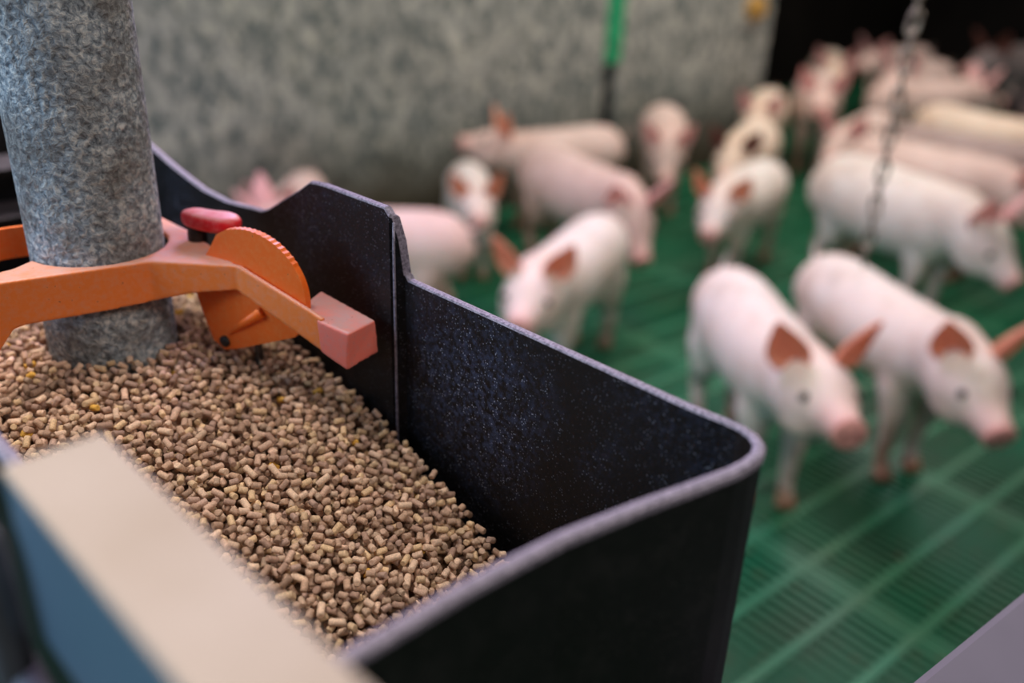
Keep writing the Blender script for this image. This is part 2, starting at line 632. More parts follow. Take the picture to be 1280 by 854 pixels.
for k in range(0, 7):
    a = math.pi - math.pi / 2 * k / 6
    path.append((XL + RC + RC * math.cos(a), YB - RC + RC * math.sin(a), math.cos(a), math.sin(a), 0.945))
for k in range(0, 7):
    a = math.pi / 2 - math.pi / 2 * k / 6
    path.append((X1 - RC + RC * math.cos(a), YB - RC + RC * math.sin(a), math.cos(a), math.sin(a), 0.945))
bm = bmesh.new()
cols = []
for (x, y, nx, ny, zt) in path:
    prof = [(0.0, ZB), (0.0, zt - 0.03), (0.0, zt - 0.0012), (0.0008, zt - 0.0003), (TK * 0.5, zt + 0.0002), (TK - 0.0004, zt - 0.0003), (TK + 0.0008, zt - 0.0015), (TK + 0.0008, zt - 0.004), (TK, zt - 0.0055), (TK, ZB)]
    cols.append([bm.verts.new((x + nx * o_, y + ny * o_, z)) for o_, z in prof])
n = len(cols)
for i in range(n):
    a, b = cols[i], cols[(i + 1) % n]
    for j in range(len(a) - 1):
        f = bm.faces.new((a[j], a[j + 1], b[j + 1], b[j]))
        f.material_index = 1 if 2 <= j <= 6 else (2 if j > 6 else 0)
    f = bm.faces.new((a[-1], a[0], b[0], b[-1]))
# bright vertical edge where the long wall steps in
for i in range(n):
    x, y = path[i][0], path[i][1]
    if 0.398 < y < 0.4026 and x > 0.2:
        pass
ho = obj('hopper_wall', bm, [M['hopper'], M['dusty_lit_edge'], M['hopper_out']], smooth=False)
ho.parent = hop
ho.matrix_parent_inverse = Matrix.Translation((-0.2, -0.5, 0))


def hop_part(name, bm, mats, smooth=False, parent=None):
    """world coordinates, child of the hopper"""
    o = obj(name, bm, mats, None, smooth)
    o.parent = parent or hop
    o.matrix_parent_inverse = Matrix.Translation((-0.2, -0.5, 0))
    return o


# thin pale strip painting the light caught along the step edge
bm = bmesh.new()
tube(bm, [(X1 - 0.0072, 0.3998, ZB), (X1 - 0.0072, 0.3998, 0.90), (X1 - 0.0068, 0.3998, 0.916)], 0.0008, 8)
hop_part('step_glint', bm, M['dusty_lit_edge'], True)
# funnel floor and trough on the ground
bm = bmesh.new()
lo = [(0.15, 0.27, 0.22), (0.24, 0.27, 0.22), (0.24, 0.9, 0.22), (0.15, 0.9, 0.22)]
hi = [(XL - TK, Y0 - TK, ZB), (X1 + TK, Y0 - TK, ZB), (X1 + TK, YB + TK, ZB), (XL - TK, YB + TK, ZB)]
hexa(bm, lo, hi)
hop_part('funnel', bm, M['hopper'])
bm = bmesh.new()
box(bm, (0.05, 0.22, 0.0), (0.34, 0.95, 0.012), 0.003)
box(bm, (0.05, 0.22, 0.0), (0.062, 0.95, 0.12), 0.003)
box(bm, (0.328, 0.22, 0.0), (0.34, 0.95, 0.12), 0.003)
box(bm, (0.05, 0.22, 0.0), (0.34, 0.232, 0.12), 0.003)
box(bm, (0.05, 0.938, 0.0), (0.34, 0.95, 0.12), 0.003)
hop_part('trough', bm, M['steel'])
for (x, y) in ((0.07, 0.20), (0.322, 0.20), (0.07, 0.96), (0.322, 0.96)):
    bm = bmesh.new()
    box(bm, (x - 0.012, y - 0.012, 0.0), (x + 0.012, y + 0.012, ZB + 0.02), 0.002)
    hop_part('leg', bm, M['steel'])
# cross shelf of the hopper's rear end, seen left of the tube
bm = bmesh.new()
box(bm, (XL, 0.90, 0.800), (X1, 0.955, 0.806), 0.001)
box(bm, (XL, 0.90, 0.845), (X1, 0.955, 0.851), 0.001)
hop_part('rear_shelf', bm, M['hopper'])

# ------------------------------------------------------------------ feed pellets
TX, TY, TR = 0.2015, 0.5735, 0.040


def heap(x, y):
    r = np.hypot(x - TX, (y - TY))
    R_ = [0, 0.05, 0.13, 0.19, 0.24, 0.286, 0.35, 0.42, 0.60]
    Z_ = [0.814, 0.810, 0.794, 0.781, 0.765, 0.744, 0.706, 0.664, 0.60]
    z = np.interp(r, R_, Z_)
    return z + 0.002 * np.sin(x * 70 + 1) * np.sin(y * 60)


G = 0.0012
gx0, gx1, gy0, gy1 = XL + 0.0008, X1 - 0.0085, Y0 + 0.0008, 0.80
NXg, NYg = int((gx1 - gx0) / G), int((gy1 - gy0) / G)
XX, YY = np.meshgrid(gx0 + (np.arange(NXg) + 0.5) * G, gy0 + (np.arange(NYg) + 0.5) * G, indexing='ij')
HM = heap(XX, YY) - 0.012
HB = HM.copy()
R0 = 0.00192
TINTS = [lin(*c_) for c_ in ((176, 148, 126), (164, 136, 116), (190, 162, 140), (150, 122, 106), (180, 150, 130), (198, 170, 146), (166, 142, 122),
                             (156, 130, 116), (184, 158, 128), (170, 140, 118), (190, 162, 128), (142, 116, 98))]


def pellet_bm_data(L, r, seed):
    """local verts and faces of a short broken rod along X"""
    rr = np.random.default_rng(seed)
    nseg = 9
    xs = [-L / 2, -L / 2 + 0.0004, -L / 6, L / 6, L / 2 - 0.0004, L / 2]
    rs = [r * 0.78, r, r * rr.uniform(0.95, 1.03), r * rr.uniform(0.95, 1.03), r, r * 0.78]
    vs, fs = [], []
    ts = rr.uniform(-0.25, 0.25, 2)
    for i, (x, q) in enumerate(zip(xs, rs)):
        for k_ in range(nseg):
            a = 2 * math.pi * k_ / nseg
            yv, zv = q * math.cos(a), q * math.sin(a)
            sl = 0.0
            if i < 2:
                sl = ts[0] * yv
            elif i > 3:
                sl = ts[1] * zv
            j = rr.uniform(-1, 1) * 0.00012
            vs.append((x + sl + j, yv + j, zv - j))
    nr = len(xs)
    for i in range(nr - 1):
        for k_ in range(nseg):
            k2 = (k_ + 1) % nseg
            fs.append((i * nseg + k_, (i + 1) * nseg + k_, (i + 1) * nseg + k2, i * nseg + k2))
    fs.append(tuple(range(nseg)))
    fs.append(tuple(range((nr - 1) * nseg, nr * nseg))[::-1])
    return np.array(vs), fs


VAR = []
for i in range(12):
    L = [0.0043, 0.0050, 0.0057, 0.0064, 0.0073, 0.0086, 0.0038, 0.0053, 0.0046, 0.0060, 0.0068, 0.0040][i]
    VAR.append((L, pellet_bm_data(L, R0 * rng.uniform(0.94, 1.05), 100 + i)))


def footprint(L, axis):
    """sample points of a rod: offsets, lower and upper surface"""
    a = np.array(axis)
    ts = np.linspace(-L / 2, L / 2, max(4, int(L / G) + 2))
    h = np.hypot(a[0], a[1])
    side = np.array([-a[1], a[0]]) / max(h, 1e-6)
    out = []
    for s in np.linspace(-0.9, 0.9, 5) * R0:
        c_ = math.sqrt(R0 * R0 - s * s)
        for q in ts:
            out.append((a[0] * q + side[0] * s, a[1] * q + side[1] * s, a[2] * q - c_, a[2] * q + c_))
    return np.array(out)


placed = []   # (variant, pos, axis, spin)
NP = 15500
cx = rng.uniform(gx0 + 0.003, gx1 - 0.003, NP * 7)
cy = gy0 + 0.003 + (gy1 - gy0 - 0.006) * rng.uniform(0, 1, NP * 7)
ci = 0
for it in range(NP):
    best = None
    vi = int(rng.integers(0, 12))
    L = VAR[vi][0]
    az = rng.uniform(0, math.pi)
    el = rng.normal(0, 0.38)
    ax0 = (math.cos(az) * math.cos(el), math.sin(az) * math.cos(el), math.sin(el))
    fp = footprint(L, ax0)
    mx, my = np.abs(fp[:, 0]).max() + G, np.abs(fp[:, 1]).max() + G
    for tr in range(6):
        x, y = cx[ci], cy[ci]
        ci += 1
        x = min(max(x, gx0 + mx), gx1 - mx)
        y = min(max(y, gy0 + my), gy1 - my)
        if abs(x - TX) < TR + 0.004 and math.hypot(x - TX, y - TY) < TR + 0.004:
            continue
        ii = ((x + fp[:, 0] - gx0) / G).astype(int)
        jj = ((y + fp[:, 1] - gy0) / G).astype(int)
        z = float((HM[ii, jj] - fp[:, 2]).max())
        score = z - float(heap(x, y))
        if best is None or score < best[0]:
            best = (score, x, y, z, ii, jj)
    if best is None or best[0] > 0.004:
        continue
    _, x, y, z, ii, jj = best
    HM[ii, jj] = np.maximum(HM[ii, jj], z + fp[:, 3] - 0.0004)
    placed.append((vi, (x, y, z - 0.0004), ax0, rng.uniform(0, 6.28)))


def pel_matrix(pos, axis, spin):
    x = Vector(axis).normalized()
    y = Vector((0, 0, 1)).cross(x).normalized()
    z = x.cross(y)
    R3 = Matrix((x, y, z)).transposed().to_4x4()
    return Matrix.Translation(pos) @ R3 @ Matrix.Rotation(spin, 4, 'X')


# the near pellets that are in plain view stay separate objects
Ci = MW.transposed()


def seen(p):
    q = Ci @ (Vector(p) - Vector((0, 0, CAM_H)))
    return 640 + 1130 * q[0] / q[2], 427 + 1130 * q[1] / q[2], q[2]


BX0, BX1, BY1, BZ = 0.0525, 0.0822, 0.2575, 0.93     # the foreground rail
occ = bmesh.new()
box(occ, (BX0, -0.2, 0.84), (BX1 + 0.004, BY1, BZ + 0.002))
box(occ, (XL - 0.02, Y0 - TK, ZB), (X1 + 0.01, Y0, HZ))
box(occ, (XL - TK, Y0, ZB), (XL, 0.9, HZ))
occ_t = BVHTree.FromBMesh(occ)
occ.free()
order = []
for k, (vi, pos, ax0, spin) in enumerate(placed):
    i, j = int((pos[0] - gx0) / G), int((pos[1] - gy0) / G)
    if pos[2] + R0 < HM[max(0, i - 1):i + 2, max(0, j - 1):j + 2].mean() - 0.0006:
        continue
    sx, sy, sz = seen(pos)
    if not (2 < sx < 1278 and 2 < sy < 852):
        continue
    d_ = Vector((0, 0, CAM_H)) - Vector(pos)
    hit = occ_t.ray_cast(Vector(pos), d_.normalized(), d_.length)
    if hit[0] is not None:
        continue
    order.append((sz, k))
order.sort()
solo = {k for _, k in order[:300]}

base_meshes = []
for i, (L, (vs, fs)) in enumerate(VAR):
    me = bpy.data.meshes.new('feed_pellet')
    me.from_pydata([tuple(v__) for v__ in vs], [], fs)
    ca = me.color_attributes.new('tint', 'FLOAT_COLOR', 'POINT')
    ca.data.foreach_set('color', np.tile(np.array(TINTS[i]), len(vs)))
    me.materials.append(M['pellet'])
    me.polygons.foreach_set('use_smooth', [len(p.vertices) < 5 for p in me.polygons])
    base_meshes.append(me)
protos = {}
for k in sorted(solo):
    vi, pos, ax0, spin = placed[k]
    if vi not in protos:
        o = bpy.data.objects.new('feed_pellet', base_meshes[vi])
        protos[vi] = o
    else:
        o = protos[vi].copy()
    COL.objects.link(o)
    o.matrix_world = pel_matrix(pos, ax0, spin)
    tag(o, 'brown feed pellet low on the near slope of the heap in the hopper', 'pellet', 'feed pellets on the near slope of the heap')
AV, AF, AC = [], [], []
off = 0
for k, (vi, pos, ax0, spin) in enumerate(placed):
    if k in solo:
        continue
    vs, fs = VAR[vi][1]
    mt = np.array(pel_matrix(pos, ax0, spin))
    AV.append(vs @ mt[:3, :3].T + mt[:3, 3])
    AF.extend([tuple(q + off for q in f) for f in fs])
    tc = np.array(TINTS[int(rng.integers(0, 12))]) * rng.uniform(0.75, 1.25)
    if rng.random() < 0.008:
        tc = np.array(lin(196, 152, 70))
    tc[3] = 1
    AC.append(np.tile(tc, (len(vs), 1)))
    off += len(vs)
# packed feed below the loose pellets closes the gaps
st = 6
cxs = list(range(0, NXg, st)) + [NXg - 1]
cys = list(range(0, NYg, st)) + [NYg - 1]
core = np.array([(XX[i, j], YY[i, j], HB[i, j] + 0.001) for i in cxs for j in cys])
AV.append(core)
m_ = len(cys)
for a in range(len(cxs) - 1):
    for b in range(m_ - 1):
        AF.append((off + a * m_ + b, off + (a + 1) * m_ + b, off + (a + 1) * m_ + b + 1, off + a * m_ + b + 1))
AC.append(np.tile(np.array(lin(96, 74, 58)), (len(core), 1)))
me = bpy.data.meshes.new('feed_pellets')
allv = np.concatenate(AV)
me.from_pydata(allv.tolist(), [], AF)
ca = me.color_attributes.new('tint', 'FLOAT_COLOR', 'POINT')
ca.data.foreach_set('color', np.concatenate(AC).ravel())
me.materials.append(M['pellet'])
me.polygons.foreach_set('use_smooth', [len(p.vertices) < 5 for p in me.polygons])
o = bpy.data.objects.new('feed_pellets', me)
COL.objects.link(o)
tag(o, 'heap of brown feed pellets filling the black hopper around the tube', 'feed', kind='stuff')
print('pellets', len(placed), 'seen', len(order))

# ------------------------------------------------------------------ feed tube
bm = bmesh.new()
nt = 64
zs = [0.790 + i * 0.02 for i in range(44)]
rings = [[(TX + TR * math.cos(2 * math.pi * k / nt), TY + TR * math.sin(2 * math.pi * k / nt), z) for k in range(nt)] for z in zs]
rin = TR - 0.0025
rings2 = [[(TX + rin * math.cos(2 * math.pi * k / nt), TY + rin * math.sin(2 * math.pi * k / nt), z) for k in range(nt)] for z in reversed(zs)]
ring_loft(bm, [rings2[-1]] + rings + rings2, caps=False)
bmesh.ops.remove_doubles(bm, verts=bm.verts, dist=1e-5)
dt = empty('feed_tube', (TX, TY, 0.79))
tag(dt, 'thick grey dust-coated feed drop tube standing in the pellets', 'tube')
to = obj('tube_wall', bm, M['tube'], None, True)
to.parent = dt
to.matrix_parent_inverse = Matrix.Translation((-TX, -TY, -0.79))
# hanger clamp up at the ceiling
bm = bmesh.new()
tube(bm, [(TX, TY, 1.60), (TX, TY, 1.64), (TX, TY, 2.60)], [0.048, 0.048, 0.048], 32)
hc = obj('upper_sleeve', bm, M['steel'], None, True)
hc.parent = dt
hc.matrix_parent_inverse = Matrix.Translation((-TX, -TY, -0.79))

# ------------------------------------------------------------------ orange bracket round the tube
br = empty('tube_bracket', (TX, TY, 0.87))
tag(br, 'orange plastic bracket clasping the grey tube, with a sloping arm', 'bracket')


def br_part(name, me_or_bm, mats, smooth=True, parent=None):
    if isinstance(me_or_bm, bmesh.types.BMesh):
        o = obj(name, me_or_bm, mats, None, smooth)
    else:
        me_or_bm.name = name
        o = link(name, me_or_bm, mats, None, smooth)
    o.parent = parent or br
    o.matrix_parent_inverse = Matrix.Translation((-TX, -TY, -0.87)) if not parent else Matrix.Translation((-TX, -TY, -0.87))
    return o


ZT = 0.879
A2, M2, B2 = Vector((0.1320, 0.5415)), Vector((0.2120, 0.5220)), Vector((0.2473, 0.4838))    # ends of the front face
E_ = (M2 - A2).normalized()
Nb = Vector((-E_.y, E_.x))                                      # into the bracket
L_AM = (M2 - A2).length
F_ = (B2 - M2).normalized()
Nf = Vector((-F_.y, F_.x))
L_MB = (B2 - M2).length
AU = Vector((0.30, -0.954))                                     # direction of the sloping arm
AN = Vector((0.954, 0.30))                                      # its far side


def slab(bm, pts, o2, u2, n2, t0, t1):
    """polygon (s, z) in the vertical plane through o2 along u2, thick from t0 to t1 along n2"""
    f_ = [o2 + u2 * s_ for s_, z_ in pts]
    a = [bm.verts.new((*(q + n2 * t0), z_)) for q, (s_, z_) in zip(f_, pts)]
    b = [bm.verts.new((*(q + n2 * t1), z_)) for q, (s_, z_) in zip(f_, pts)]
    bm.faces.new(a)
    bm.faces.new(b[::-1])
    for i in range(len(a)):
        j = (i + 1) % len(a)
        bm.faces.new((a[i], b[i], b[j], a[j]))


bm = bmesh.new()
# top plate with the mouth that takes the tube
hole = [(TX + 0.0425 * math.cos(math.radians(a)), TY + 0.0425 * math.sin(math.radians(a))) for a in range(-172, 66, 14)]
outer = [(0.2500, 0.626), (0.2566, 0.600), (0.2580, 0.5567), (0.2500, 0.4880), tuple(B2), tuple(M2), tuple(A2), (0.112, 0.5460), (0.116, 0.5560), (0.146, 0.5600)]
prism(bm, hole + outer, ZT - 0.0042, ZT)
# front band with the left leg running down
band = [(L_AM + 0.001, ZT), (L_AM + 0.001, 0.8530), (0.0755, 0.8519), (0.0400, 0.8507), (0.0100, 0.8505), (0.0029, 0.8490), (-0.0066, 0.8367), (-0.020, 0.815), (-0.046, 0.807), (-0.050, 0.822), (-0.034, 0.858), (-0.022, ZT)]
slab(bm, band[::-1], A2, E_, Nb, 0.0, 0.0042)
band2 = [(-0.001, ZT), (-0.001, 0.8525), (0.0245, 0.8590), (L_MB, 0.8625), (L_MB, ZT)]
slab(bm, band2, M2, F_, Nf, 0.0, 0.0042)
# sloping arm, a thin upright strip
arm = [(-0.001, ZT), (-0.001, 0.8625), (0.040, 0.8466), (0.0650, 0.8368), (0.0660, 0.8588), (0.044, 0.8660), (0.003, ZT)]
slab(bm, arm, B2, AU, AN, 0.0005, 0.0036)
me = evaluated(bm, [('REMESH', dict(mode='VOXEL', voxel_size=0.0009)), ('SMOOTH', dict(factor=0.5, iterations=7))])
br_part('bracket_body', me, M['orange'])
# pad at the end of the arm
bm = bmesh.new()
def ap(s_, n_, z_):
    q = B2 + AU * s_ + AN * n_
    return (q.x, q.y, z_)


hexa(bm, [ap(.0835, 0, .8298), (0.2990, 0.4085, .8315), (0.3000, 0.4530, .8385), ap(.0505, .0030, .8400)],
     [ap(.0860, 0, .8545), (0.2965, 0.4075, .8545), (0.2900, 0.4560, .8605), ap(.0455, .0034, .8605)])
hexa(bm, [ap(.0835, -.0004, .8295), ap(.0835, .006, .8295), ap(.0640, .006, .8370), ap(.0640, -.0004, .8370)],
     [ap(.0860, -.0004, .8540), ap(.0860, .006, .8540), ap(.0620, .006, .8580), ap(.0620, -.0004, .8580)])
me = evaluated(bm, [('REMESH', dict(mode='VOXEL', voxel_size=0.0008)), ('SMOOTH', dict(factor=0.6, iterations=12))])
o = br_part('arm_pad', me, M['pad'])
o['label'] = 'dusty pad at the arm end, tinted pink as if lit'

# fan shaped cam disc with a toothed top edge, just behind the arm
P3_ = Vector((0.2515, 0.4850))
fanp = [(-0.0083, 0.8185), (-0.020, 0.8150), (-0.0288, 0.8195), (-0.0345, 0.8340), (-0.0400, 0.8520), (-0.0385, 0.8680), (-0.0300, 0.8760), (-0.0230, 0.8850)]
cx_, cz_ = 0.0085, 0.8640
arc = []
for k in range(61):
    a = math.radians(128 - 168 * k / 60)
    rr = 0.0405 + 0.0012 * math.cos(2 * a)
    if 4 < k < 34 and k % 2:
        rr += 0.00055
    arc.append((cx_ + rr * math.cos(a) * 1.02, cz_ + rr * math.sin(a) * 0.96))
fanp = fanp + arc
bm = bmesh.new()
slab(bm, fanp, P3_, AU, AN, 0.0, 0.0045)
me = evaluated(bm, [('TRIANGULATE', {}), ('BEVEL', dict(width=0.0005, segments=2, limit_method='ANGLE', angle_limit=0.6))])
cam_part = br_part('cam_disc', me, M['orange_plain'], False)
cam_part['label'] = 'clean bright orange toothed disc'


def on_disc(s_, z_, d_=0.0):
    q = P3_ + AU * s_ + AN * d_
    return Vector((q.x, q.y, z_))


bm = bmesh.new()
tube(bm, [on_disc(-0.014, 0.828, -0.0004), on_disc(0.000, 0.839, -0.001), on_disc(0.016, 0.8505, -0.0015)], [0.0008, 0.0026, 0.0034], 12)
br_part('disc_rib', bm, M['orange_plain'], True)
bm = bmesh.new()
tube(bm, [on_disc(-0.0185, 0.8215, 0.004), on_disc(-0.0185, 0.8215, -0.0015), on_disc(-0.0185, 0.8215, -0.0022)], [0.0038, 0.0038, 0.0028], 18)
br_part('pivot_bolt', bm, M['bolt'], True)
# curved orange guard behind the tube on the left
bm = bmesh.new()
gp = []
for k in range(25):
    a = math.radians(20 + 150 * k / 24)
    gp.append(Vector((0.158 + 0.040 * math.cos(a), 0.595 + 0.030 * math.sin(a), 0.0)))
for q0, q1 in zip(gp, gp[1:]):
    d0 = Vector((q1.y - q0.y, q0.x - q1.x, 0)).normalized() * 0.003
    hexa(bm, [(*q0.xy, 0.8625), (*(q0 + d0).xy, 0.8625), (*(q1 + d0).xy, 0.8625), (*q1.xy, 0.8625)],
         [(*q0.xy, 0.8830), (*(q0 + d0).xy, 0.8830), (*(q1 + d0).xy, 0.8830), (*q1.xy, 0.8830)])
bmesh.ops.remove_doubles(bm, verts=bm.verts, dist=1e-5)
br_part('rear_guard', bm, M['orange_plain'], False)
# thin pins under the bracket
for (x, y) in ((0.2640, 0.4965), (0.2690, 0.5000)):
    bm = bmesh.new()
    tube(bm, [(x, y, 0.775), (x, y, 0.86)], 0.0013, 10)
    br_part('pin', bm, M['steel'], True)


# red latch knob: two lobes
def blob_outline(lobes, n=48):
    pts = []
    cxm = sum(l[0] for l in lobes) / len(lobes)
    cym = sum(l[1] for l in lobes) / len(lobes)
    for k in range(n):
        a = 2 * math.pi * k / n
        dx, dy = math.cos(a), math.sin(a)
        lo_, hi_ = 0.0, 0.2
        t = 0.0
        r = 0.001
        while r < 0.08:
            f_ = sum(math.exp(-(((cxm + dx * r - l[0]) ** 2 + (cym + dy * r - l[1]) ** 2) / (l[2] ** 2))) for l in lobes)
            if f_ < 0.42:
                break
            r += 0.0002
        pts.append((cxm + dx * r, cym + dy * r))
    return pts


bm = bmesh.new()
out = blob_outline([(0.2650, 0.5235, 0.0105), (0.2590, 0.5330, 0.0080), (0.2560, 0.5410, 0.0072), (0.2545, 0.5490, 0.0066)])
mxx, myy = sum(p[0] for p in out) / 48, sum(p[1] for p in out) / 48
rings = []
for q, z in ((0.80, 0.0), (0.93, 0.0008), (1.0, 0.003), (1.0, 0.0068), (0.93, 0.0088), (0.80, 0.0098), (0.45, 0.0102), (0.08, 0.0102)):
    rings.append([(mxx + (p[0] - mxx) * q, myy + (p[1] - myy) * q, ZT + 0.0085 + z) for p in out])
ring_loft(bm, rings)
o = br_part('latch_knob', bm, M['red'], True)
o['label'] = 'red dusty two-lobed knob'
bm = bmesh.new()
tube(bm, [(0.2535, 0.541, ZT - 0.003), (0.2535, 0.541, ZT + 0.005), (0.2535, 0.541, ZT + 0.009)], [0.0062, 0.0062, 0.0055], 16)
br_part('knob_base', bm, M['bolt'], False)

# ------------------------------------------------------------------ foreground steel rail, warm and blue light painted into its colours
rail = empty('feeder_rail', (0.0674, BY1, 0))
tag(rail, 'blurred steel rail coloured warm-lit on top and blue-lit on its side in the left foreground', 'rail')


def rail_part(name, bm, mats):
    o = obj(name, bm, mats)
    o.parent = rail
    o.matrix_parent_inverse = Matrix.Translation((-0.0674, -BY1, 0))
    return o


bm = bmesh.new()
box(bm, (BX0, -0.25, BZ - 0.003), (BX1, BY1, BZ), 0.001)
o = rail_part('top_plate', bm, M['cream'])
bm = bmesh.new()
box(bm, (BX0, -0.25, 0.868), (BX1 - 0.002, BY1 - 0.001, BZ - 0.003), 0.001)
o = rail_part('side_panel', bm, M['steel_blue_lit'])
for y in (-0.20, 0.14):
    bm = bmesh.new()
    box(bm, (BX0 + 0.006, y - 0.012, 0.0), (BX1 - 0.012, y + 0.012, 0.868), 0.002)
    rail_part('post', bm, M['steel'])
# dark grey frame tubes beside the rail at the left edge
fr_ = empty('frame_tube', (0.045, 0.26, 0))
tag(fr_, 'dark grey steel frame with sloping tube at the left edge of the picture', 'frame')
bm = bmesh.new()
tube(bm, [(0.036, -0.1, 0.80), (0.040, 0.10, 0.835), (0.046, 0.24, 0.850), (0.050, 0.40, 0.858)], 0.0055, 14)
o = obj('slanting_tube', bm, M['greypanel'], None, True)
o.parent = fr_
o.matrix_parent_inverse = Matrix.Translation((-0.045, -0.26, 0))
bm = bmesh.new()
tube(bm, [(0.0445, 0.262, 0.0), (0.0445, 0.262, 0.905), (0.0445, 0.262, 0.912)], [0.006, 0.006, 0.003], 14)
o = obj('post', bm, M['steel'], None, True)
o.parent = fr_
o.matrix_parent_inverse = Matrix.Translation((-0.045, -0.26, 0))

# ------------------------------------------------------------------ hanging chain
CX, CY = 1.452, 0.600
ch = empty('hanging_chain', (CX, CY, 2.6))
tag(ch, 'rusty grey steel chain hanging in front of the pigs', 'chain')


def link_mesh():
    bm = bmesh.new()
    hl, hw, r = 0.0105, 0.0075, 0.0030
    cen = []
    for k in range(20):
        a = 2 * math.pi * k / 20
        cen.append(Vector((hw * math.cos(a), 0, hw * math.sin(a) + (hl if math.sin(a) >= 0 else -hl))))
    vr = []
    for k in range(20):
        t_ = (cen[(k + 1) % 20] - cen[k - 1]).normalized()
        s = Vector((0, 1, 0))
        w = t_.cross(s)
        vr.append([bm.verts.new(cen[k] + s * r * math.cos(2 * math.pi * j / 8) + w * r * math.sin(2 * math.pi * j / 8)) for j in range(8)])
    for k in range(20):
        a, b = vr[k], vr[(k + 1) % 20]
        for j in range(8):
            bm.faces.new((a[j], a[(j + 1) % 8], b[(j + 1) % 8], b[j]))
    me = bpy.data.meshes.new('chain_link')
    bmesh.ops.recalc_face_normals(bm, faces=bm.faces[:])
    bm.to_mesh(me)
    bm.free()
    me.materials.append(M['chain'])
    me.polygons.foreach_set('use_smooth', [True] * len(me.polygons))
    return me


lm = link_mesh()
z = 2.575
k = 0
while z > 0.56:
    o = bpy.data.objects.new('chain_link', lm)
    COL.objects.link(o)
    o.parent = ch
    sway = 0.085 * (0.98 - z)
    o.location = (sway * -0.35 if z < 2.5 else 0, sway * -0.2 if z < 2.5 else 0, z - 2.6)
    o.rotation_euler = (random.uniform(-.12, .12), random.uniform(-.12, .12), 0.3 + (math.pi / 2 if k % 2 else 0))
    z -= 0.0285
    k += 1

# ------------------------------------------------------------------ pigs


def sm(t_):
    t_ = max(0.0, min(1.0, t_))
    return t_ * t_ * (3 - 2 * t_)


def ear_bm(side, size):
    """cupped leaf standing up and out"""
    bm = bmesh.new()
    L_, Wd = 0.104 * size, 0.078 * size
    rows = []
    prof = [.62, .86, 1.0, 1.0, .90, .74, .54, .32, .06]
    for i in range(9):
        t_ = i / 8
        w = Wd * 0.5 * prof[i]
        row = []
        for j in range(7):
            s = (j / 6) * 2 - 1
            cup = -0.030 * (1 - s * s) * (1 - 0.75 * t_) * size
            row.append(bm.verts.new((cup + 0.024 * t_ * t_, s * w, t_ * L_)))
        rows.append(row)
    for a, b in zip(rows, rows[1:]):
        for j in range(6):
            bm.faces.new((a[j], a[j + 1], b[j + 1], b[j]))
    return evaluated(bm, [('SOLIDIFY', dict(thickness=0.004, offset=0)), ('SUBSURF', dict(levels=1))])


EYE = None


